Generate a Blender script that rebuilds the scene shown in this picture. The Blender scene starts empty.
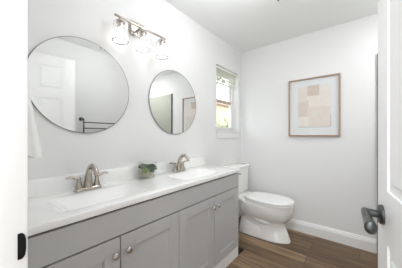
import bpy, bmesh, math, random
from mathutils import Vector, Matrix

random.seed(7)
SC = bpy.context.scene
COL = SC.collection
PI = math.pi

# ------------------------------------------------------------------ camera
cam_data = bpy.data.cameras.new('camera')
cam_data.sensor_width = 36.0
cam_data.lens = 196.0 / 402.0 * 36.0
cam_data.shift_y = 1.0 / 402.0
cam_data.clip_start = 0.02
camera = bpy.data.objects.new('camera', cam_data)
camera.location = (0.0, 0.0, 1.203)
camera.rotation_euler = (PI / 2, 0, math.radians(39.05 - 90.0))
COL.objects.link(camera)
SC.camera = camera

# ------------------------------------------------------------------ world, lights, exposure
world = bpy.data.worlds.new('overcast_sky')
SC.world = world
world.use_nodes = True
wn = world.node_tree.nodes['Background']
wn.inputs['Color'].default_value = (0.93, 0.97, 1.0, 1)
wn.inputs['Strength'].default_value = 2.2


def area_light(name, loc, size, power, color=(1, 1, 1), rot=(0, 0, 0), shape='DISK', size_y=None):
    d = bpy.data.lights.new(name, 'AREA')
    d.shape = shape
    d.size = size
    if size_y:
        d.size_y = size_y
    d.energy = power
    d.color = color
    o = bpy.data.objects.new(name, d)
    o.location = loc
    o.rotation_euler = rot
    COL.objects.link(o)
    return o


area_light('shower_fill_light', (2.15, -0.62, 2.40), 0.16, 5.5, (0.97, 0.985, 1.0))  # added fill from the alcove, lightens the right end of the vanity
area_light('hall_fill_light', (-1.0, 0.0, 2.365), 0.40, 22, (0.97, 0.985, 1.0))  # added fill behind the camera, brightens the room through the doorway
BULB_STRENGTH = 5.8
FILL_GLOBE_STRENGTH = 31.0  # output of the added globe that fills the room with light

SC.view_settings.view_transform = 'Standard'
SC.view_settings.look = 'None'
SC.view_settings.gamma = 1.0
SC.view_settings.use_curve_mapping = False
SC.view_settings.exposure = 0.46
SC.cycles.use_denoising = True
SC.cycles.max_bounces = 12
SC.cycles.diffuse_bounces = 10
SC.cycles.transparent_max_bounces = 16
SC.cycles.caustics_reflective = False
SC.cycles.caustics_refractive = False


# ------------------------------------------------------------------ materials
def lin(c):
    return tuple(((v / 255.0) / 12.92) if v / 255.0 <= 0.04045 else (((v / 255.0) + 0.055) / 1.055) ** 2.4 for v in c) + (1.0,)


def mat(name, srgb, rough=0.5, metal=0.0, bump=0.0, bscale=60.0, vary=0.0, vscale=3.0, coat=0.0, spec=0.5):
    m = bpy.data.materials.new(name)
    m.use_nodes = True
    nt = m.node_tree
    b = nt.nodes['Principled BSDF']
    col = lin(srgb)
    b.inputs['Base Color'].default_value = col
    b.inputs['Roughness'].default_value = rough
    b.inputs['Metallic'].default_value = metal
    b.inputs['Coat Weight'].default_value = coat
    b.inputs['Specular IOR Level'].default_value = spec
    tc = nt.nodes.new('ShaderNodeTexCoord')
    if vary > 0:
        n = nt.nodes.new('ShaderNodeTexNoise')
        n.inputs['Scale'].default_value = vscale
        n.inputs['Detail'].default_value = 4
        nt.links.new(tc.outputs['Object'], n.inputs['Vector'])
        r = nt.nodes.new('ShaderNodeValToRGB')
        r.color_ramp.elements[0].position = 0.3
        r.color_ramp.elements[1].position = 0.7
        r.color_ramp.elements[0].color = tuple(v * (1 - vary) for v in col[:3]) + (1,)
        r.color_ramp.elements[1].color = tuple(min(1, v * (1 + vary)) for v in col[:3]) + (1,)
        nt.links.new(n.outputs['Fac'], r.inputs['Fac'])
        nt.links.new(r.outputs['Color'], b.inputs['Base Color'])
    if bump > 0:
        n2 = nt.nodes.new('ShaderNodeTexNoise')
        n2.inputs['Scale'].default_value = bscale
        n2.inputs['Detail'].default_value = 3
        nt.links.new(tc.outputs['Object'], n2.inputs['Vector'])
        bp = nt.nodes.new('ShaderNodeBump')
        bp.inputs['Strength'].default_value = bump
        bp.inputs['Distance'].default_value = 0.004
        nt.links.new(n2.outputs['Fac'], bp.inputs['Height'])
        nt.links.new(bp.outputs['Normal'], b.inputs['Normal'])
    return m


def wood_floor():
    m = bpy.data.materials.new('wood_planks')
    m.use_nodes = True
    nt = m.node_tree
    L = nt.links.new
    b = nt.nodes['Principled BSDF']
    b.inputs['Roughness'].default_value = 0.42
    tc = nt.nodes.new('ShaderNodeTexCoord')
    mp = nt.nodes.new('ShaderNodeMapping')
    mp.inputs['Rotation'].default_value = (0, 0, PI / 2)
    L(tc.outputs['Object'], mp.inputs['Vector'])
    br = nt.nodes.new('ShaderNodeTexBrick')
    br.offset = 0.37
    br.inputs['Scale'].default_value = 1.0
    br.inputs['Brick Width'].default_value = 1.1
    br.inputs['Row Height'].default_value = 0.145
    br.inputs['Mortar Size'].default_value = 0.0022
    br.inputs['Bias'].default_value = 0.0
    br.inputs['Color1'].default_value = lin((102, 80, 57))
    br.inputs['Color2'].default_value = lin((158, 132, 102))
    br.inputs['Mortar'].default_value = lin((48, 36, 28))
    L(mp.outputs['Vector'], br.inputs['Vector'])
    mp2 = nt.nodes.new('ShaderNodeMapping')
    mp2.inputs['Scale'].default_value = (26, 1.6, 1)
    L(tc.outputs['Object'], mp2.inputs['Vector'])
    ns = nt.nodes.new('ShaderNodeTexNoise')
    ns.inputs['Scale'].default_value = 1.6
    ns.inputs['Detail'].default_value = 6
    ns.inputs['Distortion'].default_value = 0.6
    L(mp2.outputs['Vector'], ns.inputs['Vector'])
    rp = nt.nodes.new('ShaderNodeValToRGB')
    rp.color_ramp.elements[0].position = 0.32
    rp.color_ramp.elements[0].color = (0.40, 0.37, 0.34, 1)
    rp.color_ramp.elements[1].position = 0.68
    rp.color_ramp.elements[1].color = (1.22, 1.2, 1.16, 1)
    L(ns.outputs['Fac'], rp.inputs['Fac'])
    mx = nt.nodes.new('ShaderNodeMix')
    mx.data_type = 'RGBA'
    mx.blend_type = 'MULTIPLY'
    mx.inputs[0].default_value = 0.9
    L(br.outputs['Color'], mx.inputs[6])
    L(rp.outputs['Color'], mx.inputs[7])
    L(mx.outputs[2], b.inputs['Base Color'])
    return m


def glass_mat(name, tint=(1, 1, 1), gloss=0.12, rough=0.02, ribs=False, frost=0.0):
    m = bpy.data.materials.new(name)
    m.use_nodes = True
    nt = m.node_tree
    L = nt.links.new
    nt.nodes.remove(nt.nodes['Principled BSDF'])
    out = nt.nodes['Material Output']
    t = nt.nodes.new('ShaderNodeBsdfTransparent')
    t.inputs['Color'].default_value = tuple(tint) + (1,)
    g = nt.nodes.new('ShaderNodeBsdfGlossy')
    g.inputs['Roughness'].default_value = rough
    fr = nt.nodes.new('ShaderNodeLayerWeight')
    fr.inputs['Blend'].default_value = 0.5
    pw = nt.nodes.new('ShaderNodeMath')
    pw.operation = 'POWER'
    pw.inputs[1].default_value = 4.0
    L(fr.outputs['Facing'], pw.inputs[0])
    ad = nt.nodes.new('ShaderNodeMath')
    ad.operation = 'MULTIPLY_ADD'
    ad.inputs[1].default_value = 0.7
    ad.inputs[2].default_value = 0.03 + gloss * 0.3
    L(pw.outputs[0], ad.inputs[0])
    mix = nt.nodes.new('ShaderNodeMixShader')
    L(ad.outputs[0], mix.inputs['Fac'])
    L(t.outputs[0], mix.inputs[1])
    L(g.outputs[0], mix.inputs[2])
    last = mix
    if frost > 0:
        tl = nt.nodes.new('ShaderNodeBsdfTranslucent')
        tl.inputs['Color'].default_value = (0.95, 0.95, 0.95, 1)
        mix2 = nt.nodes.new('ShaderNodeMixShader')
        mix2.inputs['Fac'].default_value = frost
        L(mix.outputs[0], mix2.inputs[1])
        L(tl.outputs[0], mix2.inputs[2])
        last = mix2
    L(last.outputs[0], out.inputs['Surface'])
    return m


def emit_mat(name, color, strength):
    m = bpy.data.materials.new(name)
    m.use_nodes = True
    b = m.node_tree.nodes['Principled BSDF']
    b.inputs['Base Color'].default_value = (0.9, 0.9, 0.9, 1)
    b.inputs['Emission Color'].default_value = tuple(color) + (1,)
    b.inputs['Emission Strength'].default_value = strength
    return m


M_WALL = mat('wall_paint', (231, 231, 231), 0.75, bump=0.05, bscale=180)
M_CEIL = mat('ceiling_paint', (238, 239, 239), 0.85, bump=0.08, bscale=120)
M_TRIM = mat('trim_paint', (240, 240, 240), 0.35)
M_FLOOR = wood_floor()
M_CAB = mat('cabinet_grey_paint', (187, 187, 187), 0.42, bump=0.02, bscale=90)
M_GAPSHADE = mat('cabinet_shadow_gap', (14, 14, 14), 0.8)  # near-black colour stands in for shade in the cabinet gaps
M_TOP = mat('white_cultured_marble', (246, 246, 245), 0.16, vary=0.01, coat=0.2)
M_NICK = mat('brushed_nickel', (186, 177, 167), 0.24, 1.0)
M_KNOB = mat('knob_nickel', (214, 212, 209), 0.26, 1.0)
M_CHROME = mat('polished_chrome', (200, 200, 200), 0.12, 1.0)
M_BRONZE = mat('dark_metal', (62, 62, 62), 0.38, 0.9)
M_BLACK = mat('black_metal', (22, 22, 22), 0.45, 0.6)
M_LEVER = mat('dark_grey_metal', (96, 98, 98), 0.33, 1.0)
M_PORC = mat('white_porcelain', (242, 242, 240), 0.08, coat=0.4)
M_SEAT = mat('white_seat_plastic', (243, 243, 241), 0.2)
M_MIRROR = mat('mirror_silver', (234, 235, 234), 0.0, 1.0)
M_MIRRIM = mat('mirror_edge', (150, 150, 148), 0.35, 0.9)
M_FRAME = mat('oak_frame', (168, 140, 116), 0.5, vary=0.1, vscale=30)
M_MAT = mat('picture_mat', (222, 225, 226), 0.9)
M_GLASS = glass_mat('clear_glass', (0.99, 1.0, 0.99))
M_WINGLASS = glass_mat('window_glass', (0.97, 0.99, 0.98), gloss=0.0)
M_SHADE = glass_mat('ribbed_shade_glass', (0.98, 0.98, 0.98), gloss=0.3, rough=0.12, frost=0.09)
M_BULB = emit_mat('glowing_bulb', (1.0, 0.975, 0.94), BULB_STRENGTH)
M_FILL_DIFF = emit_mat('fill_lamp_diffuser', (1.0, 0.985, 0.96), 3.0)  # glow of the added hall and shower lamps
M_FILL_GLOBE = emit_mat('fill_globe', (0.97, 0.985, 1.0), FILL_GLOBE_STRENGTH)  # glow of the added room globe
M_TOWEL = mat('white_terry', (244, 244, 242), 0.95, bump=0.6, bscale=260)
M_LEAF = mat('succulent_green', (56, 84, 44), 0.45, vary=0.35, vscale=40)
M_LEAF2 = mat('succulent_lime', (132, 158, 66), 0.45, vary=0.25, vscale=40)
M_PEB = mat('pale_pebbles', (214, 200, 188), 0.7, vary=0.15, vscale=60)
M_SHOWER = mat('sage_grey_panel', (182, 184, 173), 0.25)
M_BLIND = mat('blind_slat', (228, 230, 222), 0.5)
M_ROOF = mat('tan_roof', (176, 142, 126), 0.9, vary=0.2, vscale=12)
M_STUCCO = mat('cream_stucco', (226, 222, 200), 0.9, vary=0.06, vscale=2)
M_HEDGE = mat('hedge_green', (178, 182, 148), 0.8, vary=0.2, vscale=6)
M_RAIL = mat('tan_rail', (206, 184, 172), 0.5)
M_CROWN = mat('tree_green', (128, 140, 108), 0.8, vary=0.3, vscale=4)
M_GROUND = mat('yard_ground', (170, 165, 140), 0.95, vary=0.1)


# ------------------------------------------------------------------ mesh helpers
def tag(o, label=None, cat=None, group=None, kind=None):
    if label:
        o['label'] = label
    if cat:
        o['category'] = cat
    if group:
        o['group'] = group
    if kind:
        o['kind'] = kind
    return o


def empty(name, loc, label=None, cat=None, group=None, kind=None):
    o = bpy.data.objects.new(name, None)
    o.empty_display_size = 0.05
    o.location = loc
    COL.objects.link(o)
    return tag(o, label, cat, group, kind)


def wpos(o):
    p = Vector(o.location)
    while o.parent:
        o = o.parent
        p += Vector(o.location)
    return p


def build(name, bm, material, parent=None, smooth=True, angle=35, origin=None):
    """Link the bmesh (built in world coordinates) as ONE mesh object."""
    bmesh.ops.recalc_face_normals(bm, faces=bm.faces[:])
    me = bpy.data.meshes.new(name)
    if origin is None:
        if parent is None:
            xs = [v.co.x for v in bm.verts]
            ys = [v.co.y for v in bm.verts]
            zs = [v.co.z for v in bm.verts]
            origin = Vector(((min(xs) + max(xs)) / 2, (min(ys) + max(ys)) / 2, min(zs)))
        else:
            origin = wpos(parent)
    origin = Vector(origin)
    for v in bm.verts:
        v.co -= origin
    bm.to_mesh(me)
    bm.free()
    mats = material if isinstance(material, (list, tuple)) else [material]
    for mm in mats:
        me.materials.append(mm)
    if smooth:
        me.polygons.foreach_set('use_smooth', [True] * len(me.polygons))
        me.set_sharp_from_angle(angle=math.radians(angle))
    o = bpy.data.objects.new(name, me)
    COL.objects.link(o)
    if parent is None:
        o.location = origin
    else:
        o.parent = parent
        o.location = origin - wpos(parent)
    return o


def box(bm, x0, x1, y0, y1, z0, z1, bev=0.0, seg=2):
    tmp = bmesh.new()
    r = bmesh.ops.create_cube(tmp, size=1.0)
    for v in tmp.verts:
        v.co = Vector(((x0 + x1) / 2 + v.co.x * (x1 - x0), (y0 + y1) / 2 + v.co.y * (y1 - y0), (z0 + z1) / 2 + v.co.z * (z1 - z0)))
    if bev > 0:
        bmesh.ops.bevel(tmp, geom=tmp.edges[:], offset=bev, segments=seg, affect='EDGES', profile=0.5)
    merge(bm, tmp)


def merge(bm, tmp, matrix=None):
    vm = {}
    for v in tmp.verts:
        vm[v] = bm.verts.new(matrix @ v.co if matrix else v.co)
    for f in tmp.faces:
        try:
            nf = bm.faces.new([vm[v] for v in f.verts])
            nf.material_index = f.material_index
        except ValueError:
            pass
    tmp.free()


def loft(bm, rings, cap0=True, cap1=True, closed=True):
    vs = [[bm.verts.new(p) for p in r] for r in rings]
    n = len(vs[0])
    for a, b in zip(vs[:-1], vs[1:]):
        for i in range(n if closed else n - 1):
            j = (i + 1) % n
            bm.faces.new((a[i], a[j], b[j], b[i]))
    if cap0:
        bm.faces.new(list(reversed(vs[0])))
    if cap1:
        bm.faces.new(vs[-1])
    return vs


def rrect(cx, cy, hx, hy, r, z, n=6):
    pts = []
    for (sx, sy, a0) in ((1, 1, 0), (-1, 1, 90), (-1, -1, 180), (1, -1, 270)):
        for k in range(n + 1):
            a = math.radians(a0 + 90 * k / n)
            pts.append(Vector((cx + sx * (hx - r) + r * math.cos(a), cy + sy * (hy - r) + r * math.sin(a), z)))
    return pts


def circ(c, r, n, ax=(1, 0, 0), ay=(0, 1, 0)):
    c, ax, ay = Vector(c), Vector(ax), Vector(ay)
    return [c + ax * (r * math.cos(2 * PI * k / n)) + ay * (r * math.sin(2 * PI * k / n)) for k in range(n)]


def lathe(bm, prof, c, n=32, axis='z', cap0=True, cap1=True):
    c = Vector(c)
    A = {'z': ((1, 0, 0), (0, 1, 0), (0, 0, 1)), 'y': ((1, 0, 0), (0, 0, 1), (0, 1, 0)), 'x': ((0, 1, 0), (0, 0, 1), (1, 0, 0))}[axis]
    rings = [circ(c + Vector(A[2]) * h, max(r, 1e-5), n, A[0], A[1]) for r, h in prof]
    loft(bm, rings, cap0, cap1)


def smooth_path(pts, sub=6):
    pts = [Vector(p) for p in pts]
    out = []
    P = [pts[0] * 2 - pts[1]] + pts + [pts[-1] * 2 - pts[-2]]
    for i in range(1, len(P) - 2):
        for k in range(sub):
            t = k / sub
            a, b, c, d = P[i - 1], P[i], P[i + 1], P[i + 2]
            out.append(0.5 * ((2 * b) + (c - a) * t + (2 * a - 5 * b + 4 * c - d) * t * t + (3 * b - a - 3 * c + d) * t ** 3))
    out.append(pts[-1])
    return out


def tube(bm, pts, radii, n=16, flat=None, cap=True):
    """radii: number, or list the length of pts; flat=(a, b): scale along the two cross axes."""
    pts = [Vector(p) for p in pts]
    if not isinstance(radii, (list, tuple)):
        radii = [radii] * len(pts)
    if len(radii) != len(pts):
        rr = []
        for i in range(len(pts)):
            u = i / (len(pts) - 1) * (len(radii) - 1)
            k = min(int(u), len(radii) - 2)
            rr.append(radii[k] + (radii[k + 1] - radii[k]) * (u - k))
        radii = rr
    rings = []
    up = None
    for i, p in enumerate(pts):
        t = (pts[min(i + 1, len(pts) - 1)] - pts[max(i - 1, 0)]).normalized()
        if up is None:
            up = Vector((0, 0, 1)) if abs(t.z) < 0.9 else Vector((1, 0, 0))
        s = t.cross(up).normalized()
        up = s.cross(t).normalized()
        fa, fb = flat if flat else (1, 1)
        rings.append(circ(p, radii[i], n, s * fa, up * fb))
    loft(bm, rings, cap, cap)


def ball(bm, c, r, sx=1, sy=1, sz=1, u=16, v=10):
    tmp = bmesh.new()
    bmesh.ops.create_uvsphere(tmp, u_segments=u, v_segments=v, radius=r)
    merge(bm, tmp, Matrix.Translation(c) @ Matrix.Diagonal((sx, sy, sz, 1)))


def copy_thing(o, parent=None):
    c = o.copy()
    COL.objects.link(c)
    if parent is not None:
        c.parent = parent
    for ch in list(o.children):
        copy_thing(ch, c)
    return c


# ------------------------------------------------------------------ room dimensions
YB = 1.392      # vanity wall
XR = 2.679      # wall with the picture
XL = 0.088      # inner face of the doorway wall
YF = -0.236     # wall opposite the vanity
ZC = 2.44
YS = -1.05      # back of the shower alcove
XS = 1.95       # where the opposite wall ends at the shower
YJ = 0.596      # door jamb beside the camera
YH = -0.160     # hinge jamb
ZD = 2.165      # head of the door opening
WX0, WX1, WZ0, WZ1 = 2.02, 2.588, 1.255, 2.092

# ------------------------------------------------------------------ setting
bm = bmesh.new(); box(bm, -2.2, XR + 0.1, YS - 0.1, YB + 0.25, -0.06, 0.0)
tag(build('floor', bm, M_FLOOR, smooth=False, origin=(0, 0, 0)), 'brown wood plank floor', None, None, 'structure')
bm = bmesh.new(); box(bm, -2.2, XR + 0.1, YS - 0.1, YB + 0.25, ZC, ZC + 0.08)
tag(build('ceiling', bm, M_CEIL, smooth=False), 'flat white painted ceiling', None, None, 'structure')
# vanity wall with the window opening
bm = bmesh.new()
T = 0.15
box(bm, XL - 0.12, WX0, YB, YB + T, 0, ZC)
box(bm, WX1, XR + 0.1, YB, YB + T, 0, ZC)
box(bm, WX0, WX1, YB, YB + T, 0, WZ0)
box(bm, WX0, WX1, YB, YB + T, WZ1, ZC)
tag(build('wall_back', bm, M_WALL, smooth=False), 'white wall behind the vanity', None, None, 'structure')
bm = bmesh.new(); box(bm, XR, XR + 0.1, YS - 0.1, YB + T, 0, ZC)
tag(build('wall_right', bm, M_WALL, smooth=False), 'white wall with the framed picture', None, None, 'structure')
bm = bmesh.new()
box(bm, XL - 0.12, XL, YJ + 0.018, YB, 0, ZC)
box(bm, XL - 0.12, XL, YF, YH - 0.018, 0, ZC)
box(bm, XL - 0.12, XL, YH - 0.018, YJ + 0.018, ZD, ZC)
tag(build('wall_left', bm, M_WALL, smooth=False), 'white wall with the doorway', None, None, 'structure')
bm = bmesh.new()
box(bm, XL - 0.12, XS, YF - 0.1, YF, 0, ZC)
box(bm, XL, 0.769, YF, -0.192, 0, ZC)
box(bm, XS - 0.1, XS, YS, YF - 0.1, 0, ZC)
box(bm, XS - 0.1, XR, YS - 0.1, YS, 0, ZC)
tag(build('wall_front', bm, M_WALL, smooth=False), 'white wall opposite the vanity', None, None, 'structure')
# hallway behind the camera
bm = bmesh.new()
box(bm, -2.2, XL - 0.12, YB + 0.1, YB + 0.2, 0, ZC)
box(bm, -2.2, XL - 0.12, YS - 0.1, YS, 0, ZC)
box(bm, XL - 0.12, XL - 0.02, YS, YF - 0.1, 0, ZC)
tag(build('wall_hallway', bm, M_WALL, smooth=False), 'white hallway walls', None, None, 'structure')


def baseboard(name, pts, label):
    """pts: two floor points, board 0.137 tall, stepped profile; offset to the left of the direction"""
    bm = bmesh.new()
    a, b = Vector(pts[0]), Vector(pts[1])
    d = (b - a).normalized()
    nrm = Vector((-d.y, d.x, 0))
    prof = [(0, 0), (0.016, 0), (0.016, 0.098), (0.009, 0.104), (0.013, 0.110), (0.013, 0.114), (0.009, 0.120), (0.006, 0.131), (0.004, 0.137), (0, 0.137)]
    r0 = [a + nrm * p + Vector((0, 0, h)) for p, h in prof]
    r1 = [b + nrm * p + Vector((0, 0, h)) for p, h in prof]
    loft(bm, [r0, r1])
    tag(build(name, bm, M_TRIM, smooth=False), label, None, None, 'structure')


baseboard('baseboard_right', ((XR, -0.13, 0), (XR, YB, 0)), 'white baseboard along the picture wall')
baseboard('baseboard_back', ((XR - 0.016, YB, 0), (1.765, YB, 0)), 'white baseboard behind the toilet')
baseboard('baseboard_front', ((0.77, YF, 0), (XS, YF, 0)), 'white baseboard opposite the vanity')

# door frame
trim = empty('trim_1', (XL, YJ, 0), 'white painted door frame of the bathroom doorway', None, None, 'structure')
bm = bmesh.new()
box(bm, XL - 0.125, XL + 0.0118, YJ, YJ + 0.018, 0, ZD, 0.002)
box(bm, XL - 0.125, XL + 0.003, YH - 0.018, YH, 0, ZD, 0.002)
box(bm, XL - 0.125, XL + 0.003, YH, YJ, ZD - 0.018, ZD, 0.002)
build('jamb', bm, M_TRIM, trim)
bm = bmesh.new()
for xa, xb in ((XL, XL + 0.0120), (XL - 0.134, XL - 0.12)):
    box(bm, xa, xb, YJ + 0.006, YJ + 0.066, 0, ZD + 0.06, 0.003)
    box(bm, xa, xb, YH - 0.040, YH - 0.006, 0, ZD + 0.06, 0.003)
    box(bm, xa, xb, YH - 0.006, YJ + 0.006, ZD, ZD + 0.06, 0.003)
build('casing', bm, M_TRIM, trim)
bm = bmesh.new()   # curved lip strike plate let into the jamb
ring = []
zc = 0.952
outline = [(0.082, -0.029), (0.090, -0.029), (0.0945, -0.023), (0.0965, -0.010), (0.0965, 0.010), (0.0945, 0.023), (0.090, 0.029), (0.082, 0.029)]
loft(bm, [[Vector((x, YJ - 0.0022, zc + z)) for x, z in outline], [Vector((x, YJ + 0.001, zc + z)) for x, z in outline]])
tag(build('strike_plate', bm, M_BLACK, trim), 'black strike plate')

# the open door, swung back against the opposite wall
door = empty('door_1', (XL + 0.016, YH + 0.004, 0.012), 'white six panel door swung open against the wall opposite the vanity', None, None, 'structure')
DW, DH, DT = 0.832, 2.135, 0.035
bm = bmesh.new()
box(bm, 0, DW, -DT + 0.006, -0.006, 0, DH)
for side in (-1, 1):
    ya, yb = (-0.006, 0.0) if side > 0 else (-DT, -DT + 0.006)
    for xa, xb in ((0, 0.115), (DW / 2 - 0.05, DW / 2 + 0.05), (DW - 0.115, DW)):
        box(bm, xa, xb, ya, yb, 0, DH)
    for za, zb in ((0, 0.23), (0.86, 1.02), (1.63, 1.73), (DH - 0.12, DH)):
        for xa, xb in ((0.115, DW / 2 - 0.05), (DW / 2 + 0.05, DW - 0.115)):
            box(bm, xa, xb, ya, yb, za, zb)
    for za, zb in ((0.23, 0.86), (1.02, 1.63), (1.73, DH - 0.12)):
        for xa, xb in ((0.115, DW / 2 - 0.05), (DW / 2 + 0.05, DW - 0.115)):
            if side > 0:
                box(bm, xa + 0.03, xb - 0.03, -0.007, -0.001, za + 0.03, zb - 0.03, 0.004, 1)
            else:
                box(bm, xa + 0.03, xb - 0.03, -DT + 0.001, -DT + 0.007, za + 0.03, zb - 0.03, 0.004, 1)
leaf = build('door_leaf', bm, M_TRIM, door, origin=(0, 0, 0), smooth=False)
leaf.location = (0, 0, 0)
hx, hz = DW - 0.066, 0.933
bm = bmesh.new()
lathe(bm, [(0.031, 0.0), (0.031, 0.006), (0.027, 0.011), (0.012, 0.013), (0.013, 0.034), (0.0135, 0.044)], (hx, 0, hz), 24, 'y')
pth = smooth_path([(hx + 0.012, 0.044, hz), (hx - 0.02, 0.046, hz), (hx - 0.07, 0.047, hz - 0.004), (hx - 0.125, 0.050, hz - 0.004)], 6)
tube(bm, pth, [0.012, 0.013, 0.015, 0.018], 16, flat=(0.85, 1.05))
ball(bm, pth[-1], 0.018, 0.5, 0.85, 1.05)
hd = build('door_handle', bm, M_LEVER, door, origin=(0, 0, 0))
hd.location = (0, 0, 0)
tag(hd, 'dark grey lever handle')
bm = bmesh.new()
box(bm, DW - 0.001, DW + 0.0012, -0.028, -0.007, hz - 0.028, hz + 0.028, 0.0006, 1)
box(bm, DW + 0.001, DW + 0.010, -0.024, -0.012, hz - 0.010, hz + 0.010, 0.002, 1)
lp = build('latch_plate', bm, M_BLACK, door, origin=(0, 0, 0)); lp.location = (0, 0, 0)
bm = bmesh.new()
for z in (0.2, 1.06, 1.9):
    tube(bm, [(-0.002, 0.004, z), (-0.002, 0.004, z + 0.09)], 0.006, 10)
hg = build('hinge', bm, M_BLACK, door, origin=(0, 0, 0)); hg.location = (0, 0, 0)
door.rotation_euler = (0, 0, math.radians(7.4))

# ------------------------------------------------------------------ window
win = empty('window_1', ((WX0 + WX1) / 2, YB + 0.1, WZ0), 'white sash window over the toilet', None, None, 'structure')
ya, yb = YB + 0.085, YB + 0.145
bm = bmesh.new()
f = 0.028
box(bm, WX0, WX0 + f, ya, yb, WZ0, WZ1, 0.002)
box(bm, WX1 - f, WX1, ya, yb, WZ0, WZ1, 0.002)
box(bm, WX0 + f, WX1 - f, ya, yb, WZ0, WZ0 + f, 0.002)
box(bm, WX0 + f, WX1 - f, ya, yb, WZ1 - f, WZ1, 0.002)
build('window_frame', bm, M_TRIM, win, smooth=False)
zm = 1.668
for nm, z0, z1, y0 in (('lower_sash', WZ0 + f, zm + 0.018, ya + 0.004), ('upper_sash', zm - 0.018, WZ1 - f, ya + 0.030)):
    bm = bmesh.new()
    s = 0.03
    y1 = y0 + 0.024
    box(bm, WX0 + f, WX0 + f + s, y0, y1, z0, z1, 0.002)
    box(bm, WX1 - f - s, WX1 - f, y0, y1, z0, z1, 0.002)
    meet = (z1 - s, z1) if nm == 'lower_sash' else (z0, z0 + s)
    rail = (z0, z0 + s) if nm == 'lower_sash' else (z1 - s, z1)
    box(bm, WX0 + f + s, WX1 - f - s, y0, y1, rail[0], rail[1], 0.002)
    sash = build(nm, bm, M_TRIM, win, smooth=False)
    bm = bmesh.new()
    box(bm, WX0 + f + s - 0.004, WX1 - f - s + 0.004, y0 + 0.010, y0 + 0.014, z0 + s - 0.004, z1 - s + 0.004)
    bm2 = bmesh.new(); box(bm2, WX0 + f + s, WX1 - f - s, y0, y1, meet[0], meet[1], 0.002)
    build('meeting_rail', bm2, M_RAIL, sash, smooth=False)
    build('glass_pane', bm, M_WINGLASS, sash, smooth=False)
bm = bmesh.new()
box(bm, WX0 - 0.0, WX1 + 0.0, YB - 0.022, YB + 0.086, WZ0 - 0.020, WZ0, 0.004)
build('window_stool', bm, M_TRIM, win, smooth=False)
bm = bmesh.new()
box(bm, WX0 + 0.0, WX1 - 0.0, YB - 0.014, YB - 0.0005, WZ0 - 0.092, WZ0 - 0.021, 0.004)
build('window_apron', bm, M_TRIM, win, smooth=False)

# raised blind inside the recess
bl = empty('window_blind', ((WX0 + WX1) / 2, YB + 0.045, WZ1), 'pale horizontal slat blind drawn half way up inside the window recess', 'blind')
bm = bmesh.new(); box(bm, WX0 + 0.006, WX1 - 0.006, YB + 0.022, YB + 0.062, WZ1 - 0.030, WZ1 - 0.001, 0.002)
build('head_rail', bm, M_BLIND, bl, smooth=False)
z = WZ1 - 0.052
k = 0
while z > WZ1 - 0.19:
    tmp = bmesh.new()
    bmesh.ops.create_cube(tmp, size=1.0)
    bm = bmesh.new()
    merge(bm, tmp, Matrix.Translation(((WX0 + WX1) / 2, YB + 0.042, z)) @ Matrix.Rotation(math.radians(-6), 4, 'X') @ Matrix.Diagonal((WX1 - WX0 - 0.016, 0.025, 0.002, 1)))
    build('slat', bm, M_BLIND, bl, smooth=False)
    z -= 0.031
    k += 1
bm = bmesh.new(); box(bm, WX0 + 0.008, WX1 - 0.008, YB + 0.030, YB + 0.054, z - 0.006, z + 0.006, 0.002)
build('bottom_rail', bm, M_BLIND, bl, smooth=False)
for x in (WX0 + 0.10, WX1 - 0.10):
    bm = bmesh.new(); tube(bm, [(x, YB + 0.042, WZ1 - 0.03), (x, YB + 0.042, z)], 0.0012, 6)
    build('lift_cord', bm, M_BLIND, bl)

# ------------------------------------------------------------------ outside the window
bm = bmesh.new(); box(bm, -8, 40, YB + 0.3, 40, -0.5, -0.4)
tag(build('ground', bm, M_GROUND, smooth=False), 'pale ground outside the window', None, None, 'structure')
house = empty('neighbouring_house', (11, 8.5, -0.4), 'cream neighbouring house with a tan roof seen through the window', 'house')
bm = bmesh.new(); box(bm, 4, 22, 7.2, 12, -0.4, 3.2)
build('wall', bm, M_STUCCO, house, smooth=False)
bm = bmesh.new()
loft(bm, [[Vector((3.6, 6.7, 3.12)), Vector((3.6, 12.5, 3.12)), Vector((3.6, 9.6, 4.0))], [Vector((22.4, 6.7, 3.12)), Vector((22.4, 12.5, 3.12)), Vector((22.4, 9.6, 4.0))]])
build('roof', bm, M_ROOF, house, smooth=False)


def shrub(x, y, z, r, h, label, cat='shrub', trunk=0.0, group=None):
    root = empty('garden_shrub' if trunk == 0 else 'garden_tree', (x, y, z), label, cat, group)
    bm = bmesh.new()
    for i in range(420):
        a, b2 = random.uniform(0, 2 * PI), math.acos(random.uniform(-1, 1))
        rr = random.uniform(0.55, 1.0)
        p = Vector((x + r * rr * math.sin(b2) * math.cos(a), y + r * rr * math.sin(b2) * math.sin(a), z + trunk + h / 2 + h / 2 * rr * math.cos(b2)))
        s = random.uniform(0.06, 0.13) * (1 + r * 0.6)
        u = Vector((random.uniform(-1, 1), random.uniform(-1, 1), random.uniform(-1, 1))).normalized()
        w = u.orthogonal().normalized()
        q = [p - u * s, p + w * s * 0.45, p + u * s, p - w * s * 0.45]
        bm.faces.new([bm.verts.new(v) for v in q])
    build('foliage', bm, M_HEDGE if trunk == 0 else M_CROWN, root, smooth=False)
    bm = bmesh.new(); tube(bm, [(x, y, z), (x, y, z + trunk + h * 0.6)], [0.05 + 0.05 * r, 0.03], 8)
    build('stem', bm, M_ROOF, root)


shrub(4.4, 3.0, -0.4, 0.6, 2.2, 'pale green leafy shrub outside the window, nearer the glass')
shrub(6.4, 3.9, -0.4, 0.6, 2.4, 'pale green leafy shrub in front of the cream house, farther off')

shrub(8.2, 6.1, -0.4, 1.4, 3.0, 'green tree crown showing behind the raised blind', 'tree', 4.1)

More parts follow.
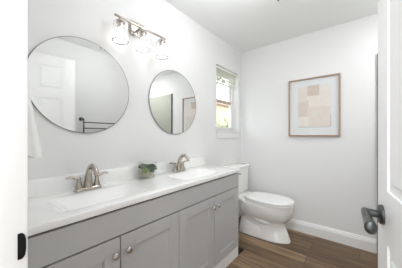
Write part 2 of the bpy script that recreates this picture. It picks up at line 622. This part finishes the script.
# ------------------------------------------------------------------ vanity
VX0, VX1, VY0 = 0.100, 1.755, 0.94
ZT, ZU = 0.868, 0.833
van = empty('vanity_cabinet', ((VX0 + VX1) / 2, 1.16, 0), 'grey four door shaker vanity cabinet with round nickel knobs under the white double sink top', 'cabinet')
FY = VY0 + 0.019
bm = bmesh.new()
box(bm, VX0, VX0 + 0.018, FY, YB - 0.002, 0.10, ZU)
box(bm, VX1 - 0.018, VX1, FY, YB - 0.002, 0.10, ZU)
box(bm, VX0 + 0.018, VX1 - 0.018, FY, YB - 0.002, 0.10, 0.118)
box(bm, VX0 + 0.018, VX1 - 0.018, YB - 0.014, YB - 0.002, 0.118, ZU)
build('carcass', bm, M_CAB, van, smooth=False)
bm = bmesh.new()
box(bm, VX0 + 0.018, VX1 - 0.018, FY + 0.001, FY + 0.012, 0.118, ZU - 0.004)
build('gap_shade_sheet', bm, M_GAPSHADE, van, smooth=False)  # dark sheet behind the fronts, paints the shade line under the counter
bm = bmesh.new(); box(bm, VX0 + 0.001, VX1 - 0.001, VY0, FY - 0.0005, 0.698, ZU - 0.010, 0.0015)
build('front_panel', bm, M_CAB, van, smooth=False)
bm = bmesh.new(); box(bm, VX0, VX1 - 0.002, VY0 + 0.004, VY0 + 0.022, 0.0, 0.0985, 0.002)
tag(build('toe_kick', bm, M_TRIM, van, smooth=False), 'white toe kick board')
ndoor = 4
dw = (VX1 - VX0) / ndoor
for i in range(ndoor):
    x0, x1 = VX0 + i * dw + 0.003, VX0 + (i + 1) * dw - 0.003
    z0, z1 = 0.103, 0.690
    bm = bmesh.new()
    st = 0.078
    box(bm, x0, x0 + st, VY0, FY - 0.001, z0, z1, 0.0012, 1)
    box(bm, x1 - st, x1, VY0, FY - 0.001, z0, z1, 0.0012, 1)
    box(bm, x0 + st, x1 - st, VY0, FY - 0.001, z0, z0 + st, 0.0012, 1)
    box(bm, x0 + st, x1 - st, VY0, FY - 0.001, z1 - st, z1, 0.0012, 1)
    d = build('door', bm, M_CAB, van, smooth=False)
    bm = bmesh.new()
    box(bm, x0 + st - 0.004, x1 - st + 0.004, VY0 + 0.0072, FY - 0.002, z0 + st - 0.004, z1 - st + 0.004)
    # thin bead round the inset panel
    bd = 0.006
    for (xa, xb, za, zb) in ((x0 + st, x0 + st + bd, z0 + st, z1 - st), (x1 - st - bd, x1 - st, z0 + st, z1 - st),
                             (x0 + st, x1 - st, z0 + st, z0 + st + bd), (x0 + st, x1 - st, z1 - st - bd, z1 - st)):
        box(bm, xa, xb, VY0 + 0.003, VY0 + 0.008, za, zb, 0.0012, 1)
    build('inset_panel', bm, M_CAB, d, smooth=False)
    kx = x1 - 0.032 if i % 2 == 0 else x0 + 0.032
    bm = bmesh.new()
    lathe(bm, [(0.009, 0.0), (0.007, -0.004), (0.0055, -0.012), (0.009, -0.017), (0.0155, -0.021), (0.0165, -0.025), (0.014, -0.029), (0.007, -0.0315), (0.0001, -0.032)], (kx, VY0, 0.612), 20, 'y')
    tag(build('knob', bm, M_KNOB, d), 'round nickel knob')

# ------------------------------------------------------------------ counter with two integrated basins
CX0, CX1, CY0 = XL + 0.001, 1.768, 0.931
BAS = [(0.505, 1.118), (1.285, 1.118)]
BHX, BHY = 0.235, 0.130
top = empty('vanity_countertop', ((CX0 + CX1) / 2, 1.16, ZU), 'white double sink countertop lying on the grey vanity cabinet', 'countertop')
bm = bmesh.new(); box(bm, CX0, CX1, CY0, YB - 0.001, ZU + 0.0005, ZT, 0.006, 3)
slab = build('slab', bm, M_TOP, top)
cut = bmesh.new()
for bx, by in BAS:
    loft(cut, [rrect(bx, by, BHX, BHY, 0.05, ZU - 0.05), rrect(bx, by, BHX, BHY, 0.05, ZT + 0.05)])
co = build('cutter', cut, M_TOP, None, smooth=False)
md = slab.modifiers.new('basin_cut', 'BOOLEAN')
md.operation = 'DIFFERENCE'
md.object = co
md.solver = 'EXACT'
bpy.context.view_layer.update()
dg = bpy.context.evaluated_depsgraph_get()
newme = bpy.data.meshes.new_from_object(slab.evaluated_get(dg))
slab.modifiers.clear()
slab.data = newme
slab.data.polygons.foreach_set('use_smooth', [True] * len(slab.data.polygons))
slab.data.set_sharp_from_angle(angle=math.radians(35))
bpy.data.objects.remove(co)
for bx, by in BAS:
    bm = bmesh.new()
    prof = [(0.004, 0.0002), (0.0, 0.0006), (-0.010, -0.002), (-0.020, -0.008), (-0.040, -0.026), (-0.062, -0.048), (-0.088, -0.068), (-0.112, -0.076)]
    rings = [rrect(bx, by - (0.0 if k < 4 else 0.0), BHX + d, max(BHY + d, 0.02), max(0.05 + d * 0.3, 0.02), ZT + h) for k, (d, h) in enumerate(prof)]
    loft(bm, rings, False, True)
    bs = build('sink_basin', bm, M_TOP, top, angle=60)
    bm = bmesh.new()
    lathe(bm, [(0.021, 0.0), (0.021, 0.003), (0.017, 0.004), (0.015, 0.002), (0.013, 0.006), (0.0001, 0.007)], (bx, by, ZT - 0.076), 24)
    tag(build('drain', bm, M_NICK, bs), 'nickel drain stopper')
bm = bmesh.new(); box(bm, CX0, CX1, YB - 0.020, YB - 0.001, ZT - 0.006, ZT + 0.092, 0.004, 2)
build('backsplash', bm, M_TOP, top)


# ------------------------------------------------------------------ faucets
def make_faucet(x, y, label):
    z = ZT + 0.001
    root = empty('bathroom_faucet', (x, y, z), label, 'faucet', 'faucets on the double vanity')
    bm = bmesh.new()
    loft(bm, [rrect(x, y, 0.077, 0.027, 0.02, z), rrect(x, y, 0.077, 0.027, 0.02, z + 0.008), rrect(x, y, 0.072, 0.023, 0.018, z + 0.016), rrect(x, y, 0.066, 0.019, 0.016, z + 0.019)])
    build('base_plate', bm, M_NICK, root)
    bm = bmesh.new()
    p = smooth_path([(x, y, z + 0.014), (x, y - 0.001, z + 0.055), (x, y - 0.012, z + 0.105), (x, y - 0.040, z + 0.142), (x, y - 0.076, z + 0.149), (x, y - 0.104, z + 0.132), (x, y - 0.120, z + 0.108)], 6)
    tube(bm, p, [0.029, 0.0225, 0.0175, 0.0150, 0.0140, 0.0135, 0.0140], 20)
    sp = build('spout', bm, M_NICK, root, angle=50)
    bm = bmesh.new(); tube(bm, [p[-1] + Vector((0, 0.001, 0.003)), p[-1] + Vector((0, -0.0035, -0.007))], 0.011, 16)
    build('aerator', bm, M_NICK, sp)
    for s in (-1, 1):
        hx_ = x + s * 0.051
        bm = bmesh.new()
        lathe(bm, [(0.0215, 0.014), (0.0195, 0.026), (0.0135, 0.05), (0.011, 0.066), (0.0125, 0.070), (0.0125, 0.077), (0.009, 0.082), (0.0001, 0.083)], (hx_, y, z), 20)
        pp = smooth_path([(hx_ - s * 0.004, y, z + 0.076), (hx_ + s * 0.02, y - 0.002, z + 0.079), (hx_ + s * 0.045, y - 0.004, z + 0.086), (hx_ + s * 0.068, y - 0.006, z + 0.085)], 5)
        tube(bm, pp, [0.011, 0.0095, 0.0095, 0.008], 12, flat=(1.1, 0.75))
        build('handle', bm, M_NICK, root, angle=50)
    bm = bmesh.new(); tube(bm, [(x, y + 0.021, z + 0.012), (x, y + 0.021, z + 0.062)], 0.0028, 8); ball(bm, (x, y + 0.021, z + 0.064), 0.0055)
    build('lift_rod', bm, M_NICK, root)
    return root


make_faucet(0.500, 1.302, 'brushed nickel two handle faucet at the left sink, nearest the doorway')
make_faucet(1.279, 1.302, 'brushed nickel two handle faucet at the right sink, beyond the succulents')

# ------------------------------------------------------------------ succulents in a glass bowl
px, py, pz = 0.928, 1.292, ZT + 0.001
pot = empty('succulent_planter', (px, py, pz), 'small clear glass bowl of green succulents and pale pebbles between the two faucets', 'plant')
bm = bmesh.new()
rg = []
for hx_, z in ((0.044, 0.0), (0.050, 0.003), (0.053, 0.02), (0.056, 0.06), (0.060, 0.128)):
    rg.append(rrect(px, py, hx_, hx_, 0.016, pz + z))
inner = []
for hx_, z in ((0.0575, 0.1285), (0.0535, 0.06), (0.050, 0.02), (0.046, 0.006)):
    inner.append(rrect(px, py, hx_, hx_, 0.015, pz + z))
loft(bm, rg + inner, True, True)
build('glass_bowl', bm, M_GLASS, pot)
bm = bmesh.new()
for i in range(150):
    a = random.uniform(0, 2 * PI)
    x_ = px + random.uniform(-0.042, 0.042)
    y_ = py + random.uniform(-0.042, 0.042)
    zz = pz + random.uniform(0.012, 0.042)
    r = random.uniform(0.005, 0.008)
    ball(bm, (x_, y_, zz), r, 1.2, 0.9, 0.8, 8, 6)
tag(build('pebbles', bm, M_PEB, pot), 'pale pebbles', None, None, 'stuff')


def rosette(name, c, r, n, material, tilt):
    bm = bmesh.new()
    c = Vector(c)
    for layer in range(5):
        m = max(n - layer, 4)
        for k in range(m):
            a = 2 * PI * (k + 0.5 * layer) / m + tilt
            el = -0.25 + 0.36 * layer
            ln = r * (1.05 - 0.12 * layer)
            d = Vector((math.cos(a) * math.cos(el), math.sin(a) * math.cos(el), math.sin(el)))
            side = Vector((-math.sin(a), math.cos(a), 0))
            up = d.cross(side) * -1
            rings = []
            for t, w in ((0.05, 0.12), (0.35, 0.24), (0.68, 0.32), (0.88, 0.22), (1.0, 0.03)):
                rings.append(circ(c + d * (ln * t) + up * (0.10 * ln * t * t), w * ln, 8, side, up * 0.4))
            loft(bm, rings)
    tube(bm, [Vector((c.x, c.y, pz + 0.035)), c + Vector((0, 0, 0.004))], 0.006, 8)
    return build(name, bm, material, pot)


rosette('succulent', (px - 0.030, py - 0.020, pz + 0.064), 0.034, 8, M_LEAF2, 0.2)
rosette('succulent', (px + 0.026, py - 0.014, pz + 0.082), 0.046, 9, M_LEAF, 0.6)
rosette('succulent', (px + 0.004, py + 0.026, pz + 0.080), 0.044, 9, M_LEAF, 1.1)
rosette('succulent', (px - 0.032, py + 0.018, pz + 0.094), 0.036, 8, M_LEAF, 0.1)
rosette('succulent', (px + 0.012, py - 0.034, pz + 0.060), 0.026, 7, M_LEAF, 0.4)


# ------------------------------------------------------------------ round mirrors
def make_mirror(x, z, r, label):
    root = empty('round_mirror', (x, YB, z), label, 'mirror', 'round mirrors above the vanity')
    bm = bmesh.new(); lathe(bm, [(r - 0.003, -0.0075), (r - 0.003, -0.003)], (x, YB, z), 128, 'y')
    build('mirror_glass', bm, M_MIRROR, root, angle=20)
    bm = bmesh.new()
    lathe(bm, [(r - 0.003, -0.0085), (r, -0.0085), (r + 0.0008, -0.007), (r + 0.0008, -0.0005), (r - 0.003, -0.0005)], (x, YB, z), 128, 'y', False, False)
    build('mirror_rim', bm, M_MIRRIM, root)
    return root


make_mirror(0.520, 1.520, 0.305, 'large round frameless mirror above the left sink reflecting the open door')
make_mirror(1.315, 1.515, 0.305, 'round frameless mirror above the right sink reflecting the picture and shower panel')

# ------------------------------------------------------------------ vanity light
LX, LY, LZ = 0.892, 1.300, 2.026
lamp = empty('vanity_light', (LX, YB, 2.04), 'three light brushed nickel bar lamp with clear ribbed glass shades above the mirrors', 'lamp')
bm = bmesh.new(); box(bm, LX - 0.06, LX + 0.06, YB - 0.022, YB - 0.0005, 1.985, 2.095, 0.006, 2)
build('wall_plate', bm, M_NICK, lamp)
bm = bmesh.new(); box(bm, LX - 0.012, LX + 0.012, LY + 0.008, YB - 0.020, LZ - 0.008, LZ + 0.008, 0.002)
build('arm', bm, M_NICK, lamp)
bm = bmesh.new(); box(bm, LX - 0.226, LX + 0.226, LY - 0.008, LY + 0.008, LZ - 0.006, LZ + 0.006, 0.002)
build('bar', bm, M_NICK, lamp)
for sx in (0.705, 0.888, 1.071):
    sy = LY - 0.006
    bm = bmesh.new()
    lathe(bm, [(0.009, 2.019), (0.009, 2.000), (0.030, 1.996), (0.032, 1.990), (0.032, 1.984), (0.020, 1.982), (0.019, 1.945), (0.0001, 1.944)], (sx, sy, 0), 24)
    sk = build('socket', bm, M_NICK, lamp)
    bm = bmesh.new()
    n = 40
    rings = []
    for r, z in ((0.033, 1.985), (0.043, 1.983), (0.046, 1.972), (0.049, 1.91), (0.0515, 1.855)):
        rings.append([Vector((sx + (r + (0.0028 if k % 2 else 0)) * math.cos(2 * PI * k / n), sy + (r + (0.0028 if k % 2 else 0)) * math.sin(2 * PI * k / n), z)) for k in range(n)])
    loft(bm, rings, False, False)
    sh = build('glass_shade', bm, M_SHADE, lamp, angle=20)
    bm = bmesh.new()
    tor = [circ((sx + 0.052 * math.cos(a), sy + 0.052 * math.sin(a), 1.855), 0.0021, 8, (math.cos(a), math.sin(a), 0), (0, 0, 1)) for a in [2 * PI * k / 40 for k in range(41)]]
    loft(bm, tor, False, False)
    build('shade_rim', bm, M_BRONZE, sh)
    bm = bmesh.new()
    lathe(bm, [(0.012, 1.946), (0.014, 1.935), (0.022, 1.915), (0.024, 1.900), (0.021, 1.884), (0.011, 1.872), (0.0001, 1.869)], (sx, sy, 0), 20)
    tag(build('bulb', bm, M_BULB, lamp), 'glowing bulb')

# ------------------------------------------------------------------ added fill lamps out of view, exhaust vent
cl = empty('added_fill_globe', (1.2, 0.60, ZC), 'added fill light, white globe on a short stem, out of view', 'lamp')  # unseen globe added to brighten room and ceiling
bm = bmesh.new(); lathe(bm, [(0.065, ZC - 0.001), (0.065, ZC - 0.02), (0.05, ZC - 0.028), (0.010, ZC - 0.030), (0.010, ZC - 0.11), (0.03, ZC - 0.112), (0.03, ZC - 0.13)], (1.2, 0.60, 0), 40)
build('housing', bm, M_TRIM, cl)
bm = bmesh.new(); lathe(bm, [(0.028, ZC - 0.1305)] + [(0.09 * math.sin(math.radians(q)), ZC - 0.215 + 0.09 * math.cos(math.radians(q))) for q in range(24, 180, 12)] + [(0.0001, ZC - 0.305)], (1.2, 0.60, 0), 40)
build('diffuser', bm, M_FILL_GLOBE, cl)
hl = empty('added_hall_lamp', (-1.0, 0.0, ZC), 'added fill light, flush white round lamp in the unseen hallway', 'lamp')  # body of the added hall lamp, there for brightness
bm = bmesh.new(); lathe(bm, [(0.24, ZC - 0.001), (0.24, ZC - 0.03), (0.22, ZC - 0.04)], (-1.0, 0.0, 0), 40)
build('housing', bm, M_TRIM, hl)
bm = bmesh.new(); lathe(bm, [(0.215, ZC - 0.041), (0.21, ZC - 0.055), (0.15, ZC - 0.064), (0.0001, ZC - 0.067)], (-1.0, 0.0, 0), 40)
build('diffuser', bm, M_FILL_DIFF, hl)

dl = empty('added_shower_lamp', (2.15, -0.62, ZC), 'added fill light, small round lamp out of view over the shower', 'lamp')  # body of the added alcove lamp, there for brightness
bm = bmesh.new(); lathe(bm, [(0.105, ZC - 0.001), (0.105, ZC - 0.008), (0.085, ZC - 0.012)], (2.15, -0.62, 0), 32)
build('trim_ring', bm, M_TRIM, dl)
bm = bmesh.new(); lathe(bm, [(0.083, ZC - 0.0125), (0.08, ZC - 0.016), (0.0001, ZC - 0.020)], (2.15, -0.62, 0), 32)
build('diffuser', bm, M_FILL_DIFF, dl)

vx1, vy1 = 1.845, 0.605
vent = empty('exhaust_vent', (vx1 - 0.12, vy1 - 0.12, ZC), 'square ceiling exhaust vent with dark slots at the top edge of the view', 'vent')
bm = bmesh.new(); box(bm, vx1 - 0.24, vx1, vy1 - 0.24, vy1, ZC - 0.018, ZC - 0.0005, 0.006)
build('cover', bm, M_TRIM, vent)
bm = bmesh.new()
for k in range(7):
    y = vy1 - 0.032 - k * 0.029
    box(bm, vx1 - 0.22, vx1 - 0.02, y - 0.007, y + 0.007, ZC - 0.0195, ZC - 0.017)
build('grille', bm, M_BRONZE, vent, smooth=False)

# ------------------------------------------------------------------ toilet
TX = 2.330
toi = empty('toilet', (TX, 0.9, 0), 'white two piece toilet with closed lid beside the vanity under the window', 'toilet')


def egg(yf, yb, hw, z, n=48, yc=None, pb=3.2, pf=2.1):
    yc = (yf + (yb - yf) * 0.44) if yc is None else yc
    pts = []
    for k in range(n):
        a = 2 * PI * k / n
        cx_, sy_ = math.cos(a), math.sin(a)
        p = pb if sy_ > 0 else pf
        ex = 2.0 / p
        ux = math.copysign(abs(cx_) ** ex, cx_)
        uy = math.copysign(abs(sy_) ** ex, sy_)
        L_ = (yb - yc) if sy_ > 0 else (yc - yf)
        pts.append(Vector((TX + hw * ux, yc + L_ * uy, z)))
    return pts


bm = bmesh.new()
loft(bm, [egg(0.602, 1.20, 0.128, 0.0), egg(0.600, 1.20, 0.130, 0.006), egg(0.606, 1.20, 0.128, 0.02), egg(0.632, 1.19, 0.112, 0.09), egg(0.652, 1.19, 0.104, 0.15),
          egg(0.655, 1.19, 0.106, 0.19), egg(0.645, 1.19, 0.118, 0.218), egg(0.618, 1.19, 0.150, 0.238), egg(0.592, 1.20, 0.176, 0.275), egg(0.578, 1.21, 0.186, 0.35),
          egg(0.575, 1.215, 0.190, 0.385), egg(0.575, 1.215, 0.190, 0.400), egg(0.581, 1.21, 0.184, 0.408)])
# rear deck under the tank
loft(bm, [rrect(TX, 1.235, 0.10, 0.12, 0.05, 0.20), rrect(TX, 1.235, 0.14, 0.135, 0.05, 0.30), rrect(TX, 1.235, 0.165, 0.145, 0.05, 0.39), rrect(TX, 1.235, 0.168, 0.145, 0.05, 0.425), rrect(TX, 1.235, 0.162, 0.14, 0.05, 0.433)])
# trapway relief on both sides
for s in (-1, 1):
    tp = smooth_path([(TX + s * 0.082, 1.21, 0.325), (TX + s * 0.104, 1.13, 0.305), (TX + s * 0.106, 1.04, 0.262), (TX + s * 0.098, 0.95, 0.215), (TX + s * 0.090, 0.86, 0.195), (TX + s * 0.055, 0.76, 0.20)], 6)
    tube(bm, tp, [0.040, 0.040, 0.040, 0.038, 0.034, 0.030], 14)
    loft(bm, [rrect(TX + s * 0.066, 1.03, 0.062, 0.16, 0.04, 0.0), rrect(TX + s * 0.064, 1.03, 0.060, 0.155, 0.04, 0.05), rrect(TX + s * 0.058, 1.04, 0.052, 0.14, 0.04, 0.12), rrect(TX + s * 0.050, 1.06, 0.040, 0.11, 0.035, 0.18)])
build('bowl', bm, M_PORC, toi, angle=50)
bm = bmesh.new()
outer = [egg(0.568, 1.10, 0.190, 0.410), egg(0.565, 1.10, 0.193, 0.416), egg(0.566, 1.10, 0.192, 0.424), egg(0.572, 1.095, 0.187, 0.427)]
inner = [egg(0.650, 1.02, 0.115, 0.427), egg(0.655, 1.01, 0.110, 0.410)]
vs = loft(bm, outer + inner, False, False)
n = len(vs[0])
for i in range(n):
    bm.faces.new((vs[0][i], vs[-1][i], vs[-1][(i + 1) % n], vs[0][(i + 1) % n]))
build('seat', bm, M_SEAT, toi, angle=45)
bm = bmesh.new()
loft(bm, [egg(0.572, 1.11, 0.183, 0.4355), egg(0.566, 1.115, 0.192, 0.4385), egg(0.566, 1.115, 0.192, 0.447), egg(0.572, 1.11, 0.187, 0.453), egg(0.60, 1.09, 0.165, 0.4565), egg(0.70, 1.02, 0.09, 0.459)])
for v in bm.verts:
    v.co.z += 0.003
lid = build('lid', bm, M_SEAT, toi, angle=50)
for s in (-1, 1):
    bm = bmesh.new()
    loft(bm, [rrect(TX + s * 0.075, 1.125, 0.026, 0.018, 0.01, 0.408), rrect(TX + s * 0.075, 1.125, 0.026, 0.018, 0.01, 0.446), rrect(TX + s * 0.075, 1.125, 0.022, 0.014, 0.01, 0.450)])
    build('seat_hinge', bm, M_SEAT, toi)
bm = bmesh.new()
TY = 1.287
loft(bm, [rrect(TX, TY, 0.178, 0.080, 0.035, 0.448), rrect(TX, TY, 0.188, 0.088, 0.038, 0.458), rrect(TX, TY, 0.200, 0.094, 0.038, 0.62), rrect(TX, TY, 0.208, 0.097, 0.038, 0.768)])
tank = build('tank', bm, M_PORC, toi, angle=50)
bm = bmesh.new()
loft(bm, [rrect(TX, TY - 0.003, 0.210, 0.099, 0.038, 0.7685), rrect(TX, TY - 0.003, 0.217, 0.101, 0.04, 0.774), rrect(TX, TY - 0.003, 0.218, 0.101, 0.04, 0.795), rrect(TX, TY - 0.003, 0.212, 0.097, 0.038, 0.803), rrect(TX, TY - 0.003, 0.19, 0.08, 0.03, 0.806)])
build('tank_lid', bm, M_PORC, toi, angle=50)
bm = bmesh.new(); lathe(bm, [(0.045, 0.430), (0.042, 0.452)], (TX, TY, 0), 20)
build('tank_gasket', bm, M_BLACK, toi)
bm = bmesh.new()
lathe(bm, [(0.014, 0.0), (0.014, -0.006), (0.007, -0.008), (0.007, -0.018)], (TX - 0.15, TY - 0.096, 0.715), 14, 'y')
tube(bm, [(TX - 0.15, TY - 0.112, 0.715), (TX - 0.115, TY - 0.116, 0.711), (TX - 0.085, TY - 0.114, 0.705)], [0.007, 0.006, 0.007], 10)
tag(build('flush_lever', bm, M_CHROME, toi), 'chrome flush lever')
for s in (-1, 1):
    bm = bmesh.new(); ball(bm, (TX + s * 0.118, 1.02, 0.030), 0.017, 1, 1, 0.9)
    build('bolt_cap', bm, M_SEAT, toi)

# ------------------------------------------------------------------ framed art
AY0, AY1, AZ0, AZ1 = 0.169, 0.710, 1.187, 1.890
art = empty('framed_art', (XR, (AY0 + AY1) / 2, AZ0), 'oak framed abstract print of overlapping beige squares on the wall right of the toilet', 'picture')
bm = bmesh.new()
fw = 0.016
for (y0, y1, z0, z1) in ((AY0, AY0 + fw, AZ0, AZ1), (AY1 - fw, AY1, AZ0, AZ1), (AY0 + fw, AY1 - fw, AZ0, AZ0 + fw), (AY0 + fw, AY1 - fw, AZ1 - fw, AZ1)):
    box(bm, XR - 0.030, XR - 0.001, y0, y1, z0, z1, 0.0015)
build('frame', bm, M_FRAME, art, smooth=False)
bm = bmesh.new(); box(bm, XR - 0.014, XR - 0.002, AY0 + fw - 0.002, AY1 - fw + 0.002, AZ0 + fw - 0.002, AZ1 - fw + 0.002)
build('mat_board', bm, M_MAT, art, smooth=False)
cols = [(220, 212, 205), (205, 190, 179), (226, 219, 210), (214, 202, 193), (226, 221, 214), (221, 212, 204), (196, 192, 188)]
pm = [mat('print_ink', c, 0.9, vary=0.03, vscale=20) for c in cols]
bm = bmesh.new()
patches = [(0.262, 0.600, 1.300, 1.790, 0), (0.262, 0.400, 1.52, 1.790, 4), (0.375, 0.495, 1.675, 1.800, 1), (0.375, 0.495, 1.520, 1.672, 2), (0.485, 0.600, 1.425, 1.610, 3),
           (0.262, 0.495, 1.310, 1.540, 5), (0.485, 0.600, 1.31, 1.425, 4), (0.255, 0.262, 1.300, 1.440, 6), (0.262, 0.60, 1.294, 1.300, 6)]
for i, (y0, y1, z0, z1, c) in enumerate(patches):
    nf = len(bm.faces)
    box(bm, XR - 0.0145 - 0.00015 * (i + 1), XR - 0.0142, y0, y1, z0, z1)
    bm.faces.ensure_lookup_table()
    for fc in bm.faces[nf:]:
        fc.material_index = c
build('print', bm, pm, art, smooth=False)

# ------------------------------------------------------------------ towel on a ring, left wall
TYc = 0.965
hook = empty('towel_hook', (XL, TYc, 1.44), 'brushed nickel hook on the doorway wall holding the hand towel', 'hook')
bm = bmesh.new(); lathe(bm, [(0.020, 0.0005), (0.020, 0.007), (0.007, 0.011), (0.006, 0.020)], (XL, TYc, 1.445), 18, 'x')
build('wall_mount', bm, M_NICK, hook)
bm = bmesh.new(); tube(bm, smooth_path([(XL + 0.018, TYc, 1.445), (XL + 0.036, TYc, 1.428), (XL + 0.052, TYc, 1.428), (XL + 0.060, TYc, 1.444)], 5), [0.006, 0.005, 0.005, 0.006], 10)
build('peg', bm, M_NICK, hook)
bm = bmesh.new()
rings = []
nn = 56
for k in range(15):
    t = k / 14
    z = 1.395 - 0.262 * t
    hxw = 0.017 + 0.023 * t ** 1.1
    cxw = XL + 0.053 + 0.016 * t
    hyw = 0.052 + 0.045 * t
    zz = []
    for j in range(nn):
        a = 2 * PI * j / nn
        wob = 1 + (0.10 + 0.10 * t) * math.sin(7 * a + 0.8 * t) + 0.05 * math.sin(3 * a + 1)
        zz.append(Vector((cxw + hxw * wob * math.cos(a), TYc + hyw * (1 + 0.06 * math.sin(5 * a)) * math.sin(a), z + (0.012 * math.sin(a * 2 + 0.5) * t if k == 14 else 0))))
    rings.append(zz)
c0 = Vector((XL + 0.052, TYc, 1.41))
rings.insert(0, [c0 + (p - Vector((c0.x, c0.y, p.z))) * 0.6 - Vector((0, 0, 0)) + Vector((0, 0, 0)) for p in [q + Vector((0, 0, 0.016)) for q in rings[0]]])
tag(build('hand_towel', (loft(bm, rings), bm)[1], M_TOWEL, None, angle=70), 'white hand towel hanging from a hook left of the large mirror', 'towel')

# ------------------------------------------------------------------ double towel rack on the opposite wall
rk = empty('towel_rack', (1.35, YF, 1.23), 'nickel double bar towel rack on the wall opposite the vanity', 'towel rack')
for x in (1.06, 1.66):
    bm = bmesh.new()
    lathe(bm, [(0.027, 0.0005), (0.027, 0.010), (0.012, 0.016), (0.010, 0.05)], (x, YF, 1.425), 20, 'y')
    tube(bm, smooth_path([(x, YF + 0.048, 1.425), (x + 0.0, YF + 0.085, 1.425), (x, YF + 0.100, 1.41), (x, YF + 0.102, 1.35), (x, YF + 0.102, 1.235)], 5), 0.0085, 12)
    tag(build('post', bm, M_LEVER, rk), None)
for z in (1.375, 1.295):
    bm = bmesh.new(); tube(bm, [(1.06, YF + 0.102, z), (1.66, YF + 0.102, z)], 0.0078, 12)
    build('bar', bm, M_LEVER, rk)

# ------------------------------------------------------------------ shower panel
sp = empty('shower_wall_panel', (XR, -0.55, 0), 'sage grey shower wall panel with a dark edge strip beyond the picture', 'shower panel')
bm = bmesh.new(); box(bm, XR - 0.008, XR - 0.0005, YS + 0.002, -0.150, 0.001, 2.025)
build('panel', bm, M_SHOWER, sp, smooth=False)
bm = bmesh.new(); box(bm, XR - 0.020, XR - 0.0005, -0.150, -0.136, 0.001, 2.03, 0.002)
tag(build('edge_strip', bm, M_BRONZE, sp, smooth=False), 'dark metal edge strip')

# ------------------------------------------------------------------ floor register
fr = empty('floor_register', (1.825, 1.07, 0), 'dark slotted floor register beside the vanity end', 'register')
bm = bmesh.new(); box(bm, 1.770, 1.882, 0.945, 1.20, 0.0005, 0.004, 0.001, 1)
build('plate', bm, M_BLACK, fr, smooth=False)
bm = bmesh.new()
for k in range(9):
    y = 0.965 + k * 0.026
    box(bm, 1.782, 1.870, y, y + 0.008, 0.003, 0.0062)
build('louvre', bm, M_BRONZE, fr, smooth=False)
